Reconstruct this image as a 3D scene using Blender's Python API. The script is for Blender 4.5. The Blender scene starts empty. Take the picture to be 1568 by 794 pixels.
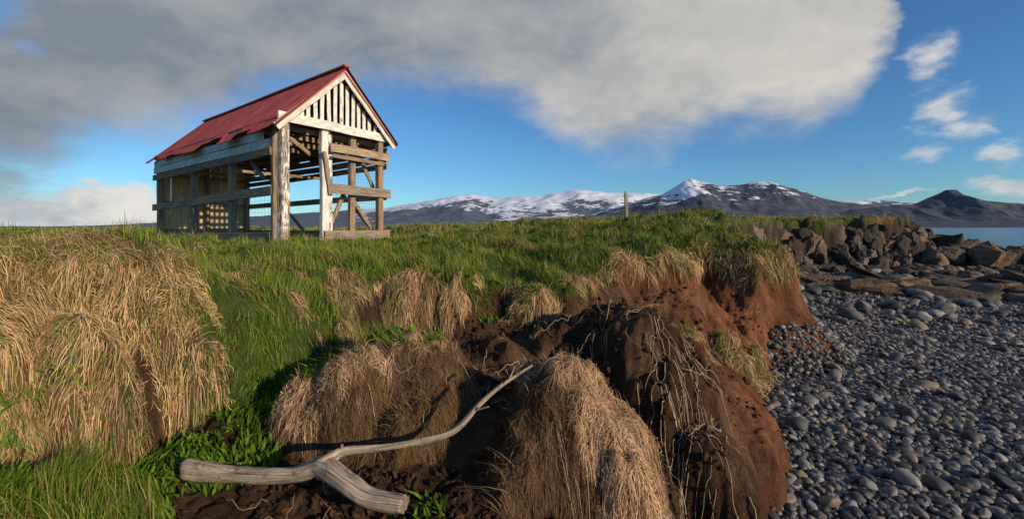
import bpy, bmesh, math, random
import numpy as np
from mathutils import Vector, Matrix
rng=np.random.default_rng(7); random.seed(7)
S=bpy.context.scene
CAMZ=2.2
def clamp(a,lo=0.,hi=1.): return np.clip(a,lo,hi)
def sst(a,lo,hi):
    t=np.clip((a-lo)/(hi-lo),0,1); return t*t*(3-2*t)
# ---------------------------------------------------------------- noise
_tab=rng.random((256,256))
def vn(x,y,s=0):
    x=np.asarray(x,float)+s*17.13; y=np.asarray(y,float)+s*31.7
    xi=np.floor(x).astype(np.int64); yi=np.floor(y).astype(np.int64)
    fx=x-xi; fy=y-yi; fx=fx*fx*(3-2*fx); fy=fy*fy*(3-2*fy)
    a=_tab[xi&255,yi&255]; b=_tab[(xi+1)&255,yi&255]; c=_tab[xi&255,(yi+1)&255]; d=_tab[(xi+1)&255,(yi+1)&255]
    return (a*(1-fx)+b*fx)*(1-fy)+(c*(1-fx)+d*fx)*fy-0.5
def fbm(x,y,o=4,s=0):
    r=0; a=1.; f=1.
    for i in range(o):
        r=r+a*vn(x*f+y*0.31*f,y*f-x*0.31*f,s+i*3.7); a*=.5; f*=2.03
    return r
# ---------------------------------------------------------------- layout
PLAT=[(-3.6,-40),(-4.6,0),(-4.4,1.9),(-3.9,2.55),(-3.35,2.95),(-2.95,3.2),(-2.85,3.6),(-2.75,4.2),(-2.1,4.7),(-1.3,5.1),(-0.7,4.95),
 (-0.35,5.35),(0.1,5.2),(0.65,5.2),(1.0,5.7),(1.6,6.4),(2.1,6.4),(2.65,6.75),(2.95,7.75),(3.5,7.8),(4.0,7.2),(4.55,7.3),(4.95,8.2),(5.0,10),(6.3,13),
 (8.6,16.5),(10.8,19),(13,20.3),(16,20.6),(19,21.2),(20.6,22),(21.4,24),(20,30),(20,45),(32,100),(100,400),(420,2000),(3000,30000),(-30000,30000),(-30000,-40)]
LAND=[(0.8,-40),(0.9,2.2),(1.3,3.1),(2.2,3.35),(2.75,4.3),(3.1,5.5),(4.0,6.6),(5.15,7.4),(5.6,8.4),(5.7,10),(6.9,13),
 (9.1,16.2),(11.2,18.4),(13,19.6),(16,19.9),(19.2,20.5),(21.3,21.4),(22.2,24),(21,30),(21,45),(34,100),(104,400),(430,2000),(3040,30000),(-30000,30000),(-30000,-40)]
def sdist(x,y,poly):
    d=np.full(x.shape,1e18); ins=np.zeros(x.shape,bool); n=len(poly)
    for i in range(n):
        ax,ay=poly[i]; bx,by=poly[(i+1)%n]
        ex,ey=bx-ax,by-ay
        t=np.clip(((x-ax)*ex+(y-ay)*ey)/(ex*ex+ey*ey),0,1)
        d=np.minimum(d,(x-ax-t*ex)**2+(y-ay-t*ey)**2)
        if ay!=by:
            c=((ay>y)!=(by>y))&(x<(bx-ax)*(y-ay)/(by-ay)+ax); ins^=c
    d=np.sqrt(d); return np.where(ins,d,-d)
CP=np.array([(-3.2,3.2,2.06),(-4.5,2.8,2.08),(-5.5,1,2.0),(-2.6,4.6,1.74),(-1.2,5.4,1.66),(0,5.7,1.52),(0.7,5.6,1.56),(1.6,6.8,1.80),(2.5,6.9,1.93),
 (3.6,7.8,1.93),(4.5,7.8,1.95),(-4,8,1.74),(-6,10,1.74),(-10,14,1.70),(-4,12,1.78),(0,8,1.80),(0,12,1.97),(4,12,2.2),(5.4,12.5,2.55),(4.3,16,2.3),(10,22,2.45),
 (16,24,2.55),(20,23,2.5),(8,18,2.42),(-10,30,1.9),(0,25,2.15),(-5,5.4,1.8),(-8,6,1.75),(-15,20,1.72),(-40,60,1.9),(0,80,1.9),(40,100,1.8),(0,3000,1.7),(-3000,3000,1.7)])
def platz(x,y):
    num=0;den=0
    for a,b,c in CP:
        r=np.sqrt(a*a+b*b)
        w=1/((((x-a)**2+(y-b)**2)/(r*r)+.0006)**1.6); num=num+w*c; den=den+w
    return num/den
MOUNDS=[(-1.0,3.42,.80,.68,1.37,.15,.45,'dry',1.),(-.62,3.1,.42,.38,1.10,.2,.55,'dry',.8),(-1.45,3.2,.36,.4,1.12,.2,.6,'dry',.8),
        (.34,2.92,.54,.60,1.29,-.2,.55,'dry',1.),(.56,2.62,.28,.34,1.0,.4,.6,'dry',.8),(.08,2.62,.3,.34,.92,-.3,.7,'dry',.7),
        (.98,4.25,1.0,.60,1.42,-.45,.55,'soil',1.),(1.35,3.75,.55,.5,1.08,.3,.8,'soil',.8),(1.55,3.25,.42,.5,.62,.3,.9,'soil',.7),
        (-2.35,2.15,.75,.6,.98,0,.7,'green',1.),(-3.3,1.95,.8,.6,1.15,0,.7,'green',1.),
        (-3.35,2.62,.62,.42,1.72,.2,.6,'dry',1.),(-2.8,2.85,.36,.38,1.62,.5,.6,'dry',1.),(-2.95,2.5,.42,.34,1.3,.2,.65,'dry',.9),(-3.7,2.3,.45,.32,1.45,.2,.6,'dry',.9),
        (2.05,5.2,.24,.2,1.20,0,.6,'tuft',.3),(2.95,5.65,.28,.2,.98,0,.6,'tuft',.3),(3.45,6.0,.18,.15,.82,0,.6,'tuft',.25),(-.15,4.2,.5,.35,1.12,0,.7,'soil',1.),
        (-1.08,4.95,.42,.30,1.70,.1,.5,'dry',.7),(-.62,4.9,.24,.22,1.55,.1,.5,'dry',.6),(.28,5.08,.28,.22,1.48,0,.5,'dry',.4),(1.55,6.25,.3,.22,1.80,.3,.5,'dry',.25)]
def H(x,y,masks=False):
    x=np.asarray(x,float); y=np.asarray(y,float)
    r=np.sqrt(x*x+y*y)
    rb=sst(x,1.2,2.0)*sst(y,4.6,5.4)*(1-sst(y,12,14))
    wa=np.clip(r*.03,.12,.9)*(1-.7*rb)
    wx=x+(wa*fbm(x*1.6,y*1.6,3,1)+(.09+.03*rb)*fbm(x*5,y*5,3,41))*(r<300); wy=y+(wa*fbm(x*1.6,y*1.6,3,2)+(.09+.03*rb)*fbm(x*5,y*5,3,42))*(r<300)
    dP=sdist(wx,wy,PLAT); dS=sdist(wx,wy,LAND)
    beach=.02*np.clip(y-4,-3,16)-.06*np.maximum(0,x-19)-.05*np.maximum(0,y-24)+.03*fbm(x*.8,y*.8,3,4)
    beach=np.maximum(beach,-2.5)
    cap=.36+np.clip((y-2.3)*.18,-.1,.5)
    zs=beach+.25*sst(dS,0,.14)+np.minimum(np.maximum(dS,0)*.55,cap)
    rough=(.09*fbm(x*3,y*3,5,6)+.05*fbm(x*11,y*11,4,9))
    zs=zs+(dS>0)*rough*(r<60)*sst(dS,0,.25)
    far=sst(r,6,14)
    tuss=np.maximum(0,fbm(x*2.3,y*2.3,3,14)+.12)
    hd=np.exp(-(((x+7)/5)**2+((y-12.)/3.)**2)**2)
    pz=platz(x,y)+(.08+.22*far)*fbm(x*1.3,y*1.3,4,11)*(1-sst(r,60,200))+(.17+.16*sst(r,5,9))*tuss*(r<60)
    pz=pz*(1-hd)+(1.74+.03*fbm(x*2,y*2,2,3))*hd
    w=.26+1.1*np.exp(-((x+2.15)**2+(y-3.9)**2)/.65**2)+.6*np.exp(-((x+3.5)**2+(y-2.6)**2)/.8**2)+.35*sst(r,12,18)+.75*rb
    t=np.clip((dP+w)/w,0,1)
    prof=np.where(w>.8,t*t*(3-2*t),t**.75)
    pr2=.60*t+.40*sst(t,.66,1.)
    prof=prof+(pr2-prof)*sst(rb,.1,.5)
    z=zs+(pz-zs)*np.where(dP>0,1,prof)+rough*.9*(t>0)*(t<1)*rb
    z=z-(.10+.10*rb)*np.exp(-((dP)/(.22+.12*rb))**2)*(dP>-.05-.12*rb)*(r<12)
    z=np.where(t>0,z,zs)
    z=z+.07*fbm(x*4,y*4,3,17)*((w>.5)&(rb<.1))*(dP<.1)*(t>0)*(r<12)
    kind=np.zeros(x.shape,int)
    K={'dry':1,'soil':2,'green':3,'tuft':4}
    mw=fbm(x*2.2,y*2.2,4,21); mw2=fbm(x*2.2,y*2.2,4,22); lum=fbm(x*4.5,y*4.5,4,25); lum2=np.abs(fbm(x*8,y*8,3,27)); lum3=fbm(x*13,y*13,3,29)
    for cx,cy,rx,ry,top,rot,pw,kd,hh in MOUNDS:
        m=(np.abs(x-cx)<2.2)&(np.abs(y-cy)<2.2)
        am=.26*min(1,rx*2)
        dx=(x-cx)+am*mw; dy=(y-cy)+am*mw2
        c,s=math.cos(rot),math.sin(rot)
        q=((dx*c+dy*s)/rx)**2+((-dx*s+dy*c)/ry)**2
        base=top-hh
        zm=base+(top-base)*np.clip(1-q,0,1)**pw+((.13*lum-.09*lum2)*min(1,hh*1.5) if kd=='dry' else (.09*lum+.045*lum3) if kd=='soil' else .05*lum)*(q<1)
        if kd=='tuft': zm=np.where(q<1,z+.16*np.clip(1-q,0,1)**.5,z-1)
        use=m&(q<1)&(zm>z)
        z=np.where(use,zm,z); kind=np.where(use,K[kd],kind)
    if not masks: return z
    beachm=(dS<0)
    n1=fbm(x*1.7,y*1.7,3,31); n2=fbm(x*5,y*5,3,33)
    hl=.22+.10*n2
    edge=(dP>-np.where(rb>.3,hl,w))&(dP<.06+.12*n1)
    leftm=np.exp(-(((x+3.45)/.85)**2+((y-2.8)/.65)**2)**2)
    green=np.where(dP>-w*1.05,1.,0.); dry=np.zeros(x.shape)
    dry=np.where(edge&((w<.7)|(rb>.3))&(r<12)&(n1+n2*.5>-.2-.3*rb),1.,dry)
    dry=np.maximum(dry,(leftm>.35+.3*n2)*(dP>-1.2))
    dry=np.maximum(dry,((w>=.5)&(rb<.1)&(n1+.6*n2>.15)&(dP<.1)&(dP>-w))*1.)
    dry=np.maximum(dry,((r>6)&(dP>0)&(n1+.5*n2>.40))*.7)
    dry=np.where(kind==1,1.,dry); dry=np.where(kind==4,.6,dry)
    green=np.where((kind==3)|(kind==4),1.,green); green=np.where((kind==1)|(kind==2),0,green)
    green=np.where(dry>.5,green*.25,green); green=np.where((kind==1)&(n1>.15)&(z>1.22)&(x<-.8)&(y>3.3),.6,green)
    green=np.where((kind==1)&(y>4.7)&(dP>-.12),.45,green)
    green=np.where(kind==4,1.,green)
    green=np.where((leftm>.35)&(dry>.5)&(n1+n2>.25),.35,green)
    bare=(((dP<-.5*w)&(w<.5))|((rb>.3)&(dP<-hl)))&(kind==0)
    dry=np.where(bare,0,dry); green=np.where(bare,0,green)
    tp=(rb>.2)&(kind<=1)&(dP>-.04+.1*n2); green=np.where(tp,.95,green); dry=np.where(tp,dry*.4,dry)
    green=np.where(beachm&(dP<-w),0,green)
    return z,dict(dP=dP,dS=dS,green=green,dry=dry,kind=kind,beach=beachm,w=w,n1=n1,n2=n2,r=r,rb=rb)
def raster(x0,x1,y0,y1,st):
    xs=np.arange(x0,x1,st); ys=np.arange(y0,y1,st); X,Y=np.meshgrid(xs,ys,indexing='ij')
    return (x0,y0,st,H(X,Y))
RN=raster(-8,9,-1,13,.025); RF=raster(-90,90,-20,130,.4)
def samp(x,y):
    out=None
    for (x0,y0,st,Z) in (RF,RN):
        fx=np.clip((x-x0)/st,0,Z.shape[0]-2.001); fy=np.clip((y-y0)/st,0,Z.shape[1]-2.001)
        i=fx.astype(int); j=fy.astype(int); a=fx-i; b=fy-j
        v=(Z[i,j]*(1-a)+Z[i+1,j]*a)*(1-b)+(Z[i,j+1]*(1-a)+Z[i+1,j+1]*a)*b
        if out is None: out=v
        else:
            inn=(x>x0+.1)&(x<x0+st*Z.shape[0]-.1)&(y>y0+.1)&(y<y0+st*Z.shape[1]-.1)
            out=np.where(inn,v,out)
    return out
# ---------------------------------------------------------------- mesh helpers
def mesh_np(name,V,F,col=None,mat=None,smooth=True,parent=None,link=True):
    me=bpy.data.meshes.new(name); V=np.ascontiguousarray(V,dtype=np.float32); F=np.ascontiguousarray(F,dtype=np.int32)
    m,k=F.shape
    me.vertices.add(len(V)); me.vertices.foreach_set('co',V.ravel())
    me.loops.add(m*k); me.loops.foreach_set('vertex_index',F.ravel())
    me.polygons.add(m); me.polygons.foreach_set('loop_start',np.arange(0,m*k,k,dtype=np.int32))
    me.polygons.foreach_set('use_smooth',np.full(m,smooth))
    me.update(calc_edges=True)
    if col is not None:
        a=me.attributes.new('Col','FLOAT_COLOR','POINT')
        c=np.ones((len(V),4),np.float32); c[:,:3]=col; a.data.foreach_set('color',c.ravel())
    ob=bpy.data.objects.new(name,me)
    if mat: me.materials.append(mat)
    if link: S.collection.objects.link(ob)
    if parent: ob.parent=parent
    return ob
def newmat(name):
    m=bpy.data.materials.new(name); m.use_nodes=True; nt=m.node_tree; nt.nodes.clear(); return m,nt
class N:
    def __init__(s,nt): s.nt=nt
    def __call__(s,t,ins=None,**kw):
        n=s.nt.nodes.new(t)
        for k,v in kw.items(): setattr(n,k,v)
        for k,v in (ins or {}).items():
            if isinstance(v,bpy.types.NodeSocket): s.nt.links.new(v,n.inputs[k])
            else: n.inputs[k].default_value=v
        return n
    def m(s,op,a,b=None,c=None,cl=False):
        i={0:a}
        if b is not None: i[1]=b
        if c is not None: i[2]=c
        n=s('ShaderNodeMath',i,operation=op); n.use_clamp=cl; return n.outputs[0]
    def mix(s,f,a,b,bt='MIX'):
        n=s('ShaderNodeMix',data_type='RGBA',blend_type=bt)
        for idx,v in ((0,f),(6,a),(7,b)):
            if isinstance(v,bpy.types.NodeSocket): s.nt.links.new(v,n.inputs[idx])
            else: n.inputs[idx].default_value=v if idx==0 else (*v,1) if len(v)==3 else v
        return n.outputs[2]
    def noise(s,vec,sc,det=5,rough=.55,dist=0.):
        return s('ShaderNodeTexNoise',{'Vector':vec,'Scale':sc,'Detail':det,'Roughness':rough,'Distortion':dist}).outputs[0]
    def sstep(s,v,lo,hi):
        return s('ShaderNodeMapRange',{0:v,1:lo,2:hi,3:0.,4:1.},interpolation_type='SMOOTHSTEP').outputs[0]
    def out(s,sh): s('ShaderNodeOutputMaterial',{0:sh})
def blade_mat(name,trans=.35):
    m,nt=newmat(name); n=N(nt); a=n('ShaderNodeAttribute',attribute_name='Col').outputs[0]
    p=n('ShaderNodeBsdfDiffuse',{0:a}).outputs[0]
    t=n('ShaderNodeBsdfTranslucent',{0:a}).outputs[0]
    n.out(n('ShaderNodeMixShader',{0:trans,1:p,2:t}).outputs[0]); return m
M_GRASS=blade_mat('grass_blades'); M_DRY=blade_mat('dry_grass',.2)
def terrain_mat():
    m,nt=newmat('ground'); n=N(nt); a=n('ShaderNodeAttribute',attribute_name='Col').outputs[0]
    P=n('ShaderNodeNewGeometry').outputs[0]
    f=n.noise(P,11.,6,.72); g=n.noise(P,70.,4,.7)
    v=n.m('MULTIPLY_ADD',f,1.9,.05); v2=n.m('MULTIPLY_ADD',g,1.6,.2); v=n.m('MULTIPLY',v,v2)
    cc=n('ShaderNodeCombineXYZ',{0:v,1:v,2:v}).outputs[0]
    c=n.mix(1.,a,cc,'MULTIPLY')
    h=n.m('ADD',f,n.m('MULTIPLY',g,.35))
    b=n('ShaderNodeBump',{'Strength':1.,'Distance':.09,'Height':h}).outputs[0]
    n.out(n('ShaderNodeBsdfPrincipled',{'Base Color':c,'Roughness':.95,'Specular IOR Level':.15,'Normal':b}).outputs[0]); return m
M_TER=terrain_mat()
# ---------------------------------------------------------------- ground sheet
rr=np.concatenate([[0.02,.3,.6,.8],np.exp(np.arange(math.log(1.0),math.log(11),.0065)),np.exp(np.arange(math.log(11.05),math.log(60),.012)),np.exp(np.arange(math.log(61),math.log(38000),.09))])
th=np.radians(np.concatenate([np.arange(-180,-58,3),np.arange(-58,58,.2),np.arange(58,180,3)]))
R,T=np.meshgrid(rr,th,indexing='ij'); X=R*np.sin(T); Y=R*np.cos(T)
Z,mk=H(X,Y,True)
def colr(a): return np.array(a,float)
G1=colr((.065,.10,.020));DR=colr((.26,.175,.085));SO=colr((.066,.036,.020));RED=colr((.17,.072,.035));GR=colr((.032,.033,.036))
c=np.zeros(X.shape+(3,)); c[:]=SO
redm=(sst(X,1.1,2.2)*sst(Y,2.4,4.4)*(.45+1.0*clamp(mk['n1']+.5)))[...,None]
c=c*(1-clamp(redm))+RED*clamp(redm)
c=c*(.65+1.0*clamp(mk['n2']+.5))[...,None]
fib=((mk['kind']!=0)|(mk['dS']>.6))&(mk['n2']+.5*mk['n1']>.12); c[fib]=c[fib]*.5+colr((.11,.068,.038))*.7
gm=clamp(mk['green'])[...,None]; c=c*(1-gm)+G1*gm
oc=(sst(mk['r'],7,20)*clamp(mk['n1']+.6)*.7*(mk['green']>.3))[...,None]; c=c*(1-oc)+colr((.13,.115,.04))*oc
dm=clamp(mk['dry'])[...,None]*.9; c=c*(1-dm)+DR*.6*dm
bm=((mk['beach'])&(mk['kind']==0)&(mk['dP']<-mk['w']*.8)); c[bm]=GR
cl=((mk['r']>13)&(mk['dP']<-.05)&(mk['dP']>-mk['w']*1.4)&(X>5)); c[cl]=colr((.05,.04,.032))
nr,nc=X.shape
idx=np.arange(nr*nc).reshape(nr,nc); i2=np.roll(idx,-1,1)
F=np.stack([idx[:-1],idx[1:],i2[1:],i2[:-1]],-1).reshape(-1,4)
mesh_np('ground',np.stack([X,Y,Z],-1).reshape(-1,3),F,c.reshape(-1,3),M_TER)
# ---------------------------------------------------------------- sea
def sea_mat():
    m,nt=newmat('sea_water'); n=N(nt); P=n('ShaderNodeNewGeometry').outputs[0]
    mp=n('ShaderNodeMapping',{0:P,3:(.5,1.2,1)}).outputs[0]
    h=n.m('ADD',n.noise(mp,1.2,6,.6),n.m('MULTIPLY',n.noise(mp,.12,3),2.))
    b=n('ShaderNodeBump',{'Strength':.5,'Distance':.25,'Height':h}).outputs[0]
    n.out(n('ShaderNodeBsdfPrincipled',{'Base Color':(.03,.075,.12,1),'Roughness':.22,'IOR':1.33,'Normal':b}).outputs[0]); return m
q=60000.
mesh_np('sea',np.array([(-q,-q,-.38),(q,-q,-.38),(q,q,-.38),(-q,q,-.38)]),np.array([[0,1,2,3]]),None,sea_mat(),False)
# ---------------------------------------------------------------- ribbons
def ribbons(name,C,side,width,prof,col,mat,colvar=None):
    n,k,_=C.shape
    V=np.empty((n,k,2,3)); off=side[:,None,:]*(width[:,None,None]*.5*np.asarray(prof)[None,:,None])
    V[:,:,0]=C-off; V[:,:,1]=C+off
    b=(np.arange(n)*k*2)[:,None]; j=np.arange(k-1)[None,:]*2
    F=np.stack([b+j,b+j+1,b+j+3,b+j+2],-1).reshape(-1,4)
    cc=np.repeat(col[:,None,:],k*2,1) if colvar is None else (col[:,None,None,:]*np.asarray(colvar)[None,:,None,None]*np.ones((1,1,2,1)))
    return mesh_np(name,V.reshape(-1,3),F,cc.reshape(-1,3),mat)
def polar(n,r0,r1,a=54):
    r=np.exp(rng.uniform(math.log(r0),math.log(r1),n)); t=np.radians(rng.uniform(-a,a,n)); return r*np.sin(t),r*np.cos(t)
def norm(v): return v/np.maximum(np.linalg.norm(v,axis=-1,keepdims=True),1e-9)
def blades(name,x,y,L,wd,col,mat,lean=.5,k=4,prof=(1,.85,.55,.05)):
    n=len(x); z=samp(x,y)-.01; a=rng.uniform(0,2*math.pi,n)
    cw=np.stack([fbm(x*3.5,y*3.5,2,91),fbm(x*3.5,y*3.5,2,92),np.zeros(n)],-1)*2.4
    ld=np.stack([np.cos(a),np.sin(a),np.zeros(n)],-1)*.8+cw+np.array([-.25,.0,0]); ln=rng.uniform(.15,1,n)*lean
    s=np.linspace(0,1,k)
    C=np.stack([x,y,z],-1)[:,None,:]+ld[:,None,:]*(ln*L)[:,None,None]*(s**1.8)[None,:,None]
    C[:,:,2]+=(L[:,None]*(s-.25*ln[:,None]*s**2))
    b=a+math.pi/2+rng.uniform(-.8,.8,n); side=np.stack([np.cos(b),np.sin(b),np.zeros(n)],-1)
    return ribbons(name,C,side,wd,prof,col,mat,(.65,.9,1.05,1.15) if k==4 else None)
def house_mask(x,y):
    dx=x+4.82;dy=y-9.04; det=1.49*5.01+6.7*2.29
    s=(dx*5.01+6.7*dy)/det; t=(1.49*dy-2.29*dx)/det
    return (s>-.02)&(s<1.02)&(t>-.01)&(t<1.01)
x,y=polar(430000,1.7,60); z,k=H(x,y,True)
tuft=fbm(x*6,y*6,2,55)
ok=(rng.random(len(x))<k['green']*(.45+1.1*clamp(tuft+.5)))&~house_mask(x,y)&(k['dP']>-1.6)
x,y=x[ok],y[ok]; tuft=tuft[ok]; k={a:b[ok] for a,b in k.items()}
r=k['r']; n=len(x)
L=(.05+.11*rng.random(n))*(.35+1.5*clamp(tuft*.9+k['n1']*.6+.45))*(1+sst(r,10,30)*.5); L=np.where(k['kind']==4,.10,L)
wd=np.maximum(.0038,r*.0012)*(.7+.6*rng.random(n))
tone=rng.random((n,1)); patch=clamp(fbm(x*.9,y*.9,3,51)+.5+tuft*.5)[:,None]
col=colr((.06,.125,.014))*(1-tone)+colr((.22,.30,.045))*tone
col=col*(.50+.90*patch)
yel=((rng.random(n)<.10+.35*clamp(k['n1']*.8+.2)+.38*sst(r,5,16)*clamp(k['n1']+.6)))[:,None]; col=np.where(yel,colr((.46,.36,.15))*(.55+.6*tone),col)
blades('grass',x,y,L,wd,col,M_GRASS,.85)
print('green',n)
def drape(x,y,L,seg,off,jit=.5,eps=.06,maxdrop=None):
    n=len(x); a=rng.uniform(0,2*math.pi,n); rd=np.stack([np.cos(a),np.sin(a)],-1)
    pts=[]; tx,ty=x.copy(),y.copy(); prev=None; nm=None; z0=samp(x,y)
    for i in range(seg+1):
        z=samp(tx,ty)
        gx=(samp(tx+eps,ty)-samp(tx-eps,ty))/(2*eps); gy=(samp(tx,ty+eps)-samp(tx,ty-eps))/(2*eps)
        g=np.sqrt(gx*gx+gy*gy); s=i/seg
        nz=norm(np.stack([-gx,-gy,np.ones(n)],-1))
        o=off*(.25+1.*math.sin(math.pi*min(1,s*.9+.05)))
        zz_=z if maxdrop is None else np.maximum(z,z0-maxdrop*(s**1.2))
        pts.append(np.stack([tx,ty,zz_],-1)+nz*o[:,None])
        fl=np.stack([fbm(tx*5,ty*5,3,93),fbm(tx*5,ty*5,3,94)],-1)*2.2
        d=np.stack([-gx,-gy],-1)/np.maximum(g,.35)[:,None]*.9+rd*(jit*rng.uniform(.3,1.3,n))[:,None]+fl
        d=norm(d)
        if prev is not None: d=norm(d+prev*.8)
        prev=d
        st=(L/seg)/np.sqrt(1+g*g)
        tx=tx+d[:,0]*st; ty=ty+d[:,1]*st; nm=nz if nm is None else nm
    C=np.stack(pts,1); tan=norm(C[:,-1]-C[:,0]); side=norm(np.cross(tan,nm)+.45*rng.normal(size=(n,3)))
    return C,side
x,y=polar(760000,1.7,16); z,k=H(x,y,True)
p=k['dry']*np.where(k['kind']==1,.85,1.)
ok=(rng.random(len(x))<p); x,y=x[ok],y[ok]; k={a:b[ok] for a,b in k.items()}; n=len(x); print('dry',n)
if n>150000:
    s=rng.permutation(n)[:150000]; x,y=x[s],y[s]; k={a:b[s] for a,b in k.items()}; n=150000
r=k['r']
fg=(k['kind']==1)&(y<4.4)&(x>-2.2)
L=(.05+.20*rng.random(n)**1.5)*np.where(fg,.68,1.)*np.where(k['rb']>.3,1.5,1.)
off_=(.008+.05*rng.random(n)**3)*np.where(fg,.55,1.)*np.where(k['rb']>.3,2.,1.)
C,side=drape(x,y,L,5,off_,np.where(fg,1.15,.7),maxdrop=np.where(y>4.6,.12+.28*rng.random(n),9.))
tone=rng.random((n,1)); pat=clamp(fbm(x*2.6,y*2.6,4,61)*1.3+.5)[:,None]; pt2=clamp(fbm(x*11,y*11,3,62)*1.4+.5)[:,None]
col=(colr((.24,.145,.07))*(1-tone)+colr((.74,.53,.29))*tone)*(.40+.55*pat+.5*pt2)
col=np.where(fg[:,None],(colr((.22,.135,.075))*(1-tone)+colr((.64,.45,.28))*tone)*(.45+.55*pat+.55*pt2),col)
tornv=fbm(x*2.1,y*2.1,4,63)+.35*fbm(x*8,y*8,2,64)+np.where((x>-.35)&(x<1.2)&(y<3.8),-.85*(x-.28),0)+np.where((x<-.3)&(x>-2)&(y<4.3),.75*(x+1.1)-.9*(samp(x,y)-1.1),0)
tornv=tornv+.5*np.maximum(0,fbm(x*6,y*6,3,66))
tornm=fg&(tornv>.15)
col=np.where(tornm[:,None],(colr((.08,.042,.022))*(1-tone)+colr((.23,.135,.075))*tone),col)
grn=((k['kind']!=1)|(x<-2.3))&(rng.random(n)<.12+.35*clamp(k['n1']+.1)); col=np.where(grn[:,None],colr((.13,.19,.035))*(.5+tone),col)
kill=tornm&(rng.random(n)<.55)
wd=np.maximum(.0032,r*.0009)*(.6+.6*rng.random(n))
kp=~kill
ribbons('dry_grass',C[kp],side[kp],wd[kp],(.8,1,1,.9,.7,.1),col[kp],M_DRY)
x,y=polar(280000,1.7,26); z,k=H(x,y,True); ok=(rng.random(len(x))<k['dry']*np.where(k['kind']==1,.20,.5)+.02*(k['green']>.5))&~house_mask(x,y)&((k['dP']>-.15)|(k['kind']==1)|((k['w']>.6)&(k['green']+k['dry']>0))); x,y=x[ok],y[ok]; n=len(x)
r=k['r'][ok]; tone=rng.random((n,1)); col=colr((.20,.14,.06))*(1-tone)+colr((.66,.49,.26))*tone
blades('dry_grass_wisps',x,y,.04+.12*rng.random(n)**1.5,np.maximum(.003,r*.0009)*(.7+.6*rng.random(n)),col,M_DRY,1.3)
cl=[(-2.1,2.75,.25,.9),(-2.25,2.5,.35,1),(-1.75,2.75,.25,.8),(-2.6,2.3,.5,2.0),(-2.2,2.1,.45,1.6),(-1.5,3.3,.2,.4),(-1.9,3.3,.3,.8),(-.35,5.0,.2,.4),(-.85,3.6,.3,.5),(-.45,2.35,.12,.10),(-.3,2.2,.08,.04),(.15,5.0,.2,.3),(-2.9,2.3,.4,1.2)]
xs=[];ys=[]
for a,b,rad,wt in cl:
    m=int(700*wt); ang=rng.uniform(0,6.28,m); q_=rad*np.sqrt(rng.random(m)); xs.append(a+q_*np.cos(ang)); ys.append(b+q_*np.sin(ang))
x=np.concatenate(xs);y=np.concatenate(ys); n=len(x); tone=rng.random((n,1))
col=colr((.05,.11,.012))*(1-tone)+colr((.17,.29,.035))*tone
blades('leafy_weeds',x,y,.04+.08*rng.random(n),.010+.018*rng.random(n),col,M_GRASS,1.1,4,(.25,1,.8,.05))
# ---------------------------------------------------------------- rocks
def stone_mat(name,dark,light,warm,rough=.75,sc=9.,bs=.5,bd=.03):
    m,nt=newmat(name); n=N(nt); rnd=n('ShaderNodeObjectInfo').outputs['Random']
    G=n('ShaderNodeNewGeometry').outputs[0]
    isl=n('ShaderNodeNewGeometry').outputs['Random Per Island']
    rr_=n.m('FRACT',n.m('ADD',rnd,isl))
    f=n.noise(G,sc,6,.65); f2=n.noise(G,sc*7,3,.7)
    c=n.mix(n.m('POWER',rr_,2.),dark,light); c=n.mix(n.m('GREATER_THAN',n.m('FRACT',n.m('MULTIPLY',rr_,7.3)),.82),c,warm)
    v=n.m('MULTIPLY',n.m('MULTIPLY_ADD',f,1.3,.35),n.m('MULTIPLY_ADD',f2,.9,.55)); c=n.mix(1.,c,n('ShaderNodeCombineXYZ',{0:v,1:v,2:v}).outputs[0],'MULTIPLY')
    b=n('ShaderNodeBump',{'Strength':bs,'Distance':bd,'Height':n.m('ADD',f,n.m('MULTIPLY',f2,.3))}).outputs[0]
    n.out(n('ShaderNodeBsdfPrincipled',{'Base Color':c,'Roughness':rough,'Specular IOR Level':.3,'Normal':b}).outputs[0]); return m
M_PEB=stone_mat('pebble_stone',(.042,.045,.052),(.26,.255,.245),(.19,.155,.115),.6,12.,.25)
M_ROCK=stone_mat('basalt_rock',(.045,.038,.032),(.20,.155,.115),(.16,.105,.068),.9,3.,1.,.12)
M_CLOD=stone_mat('soil_clod',(.03,.016,.009),(.075,.040,.023),(.09,.042,.022),.98,20.,1.)
from mathutils import noise as mnoise
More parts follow.
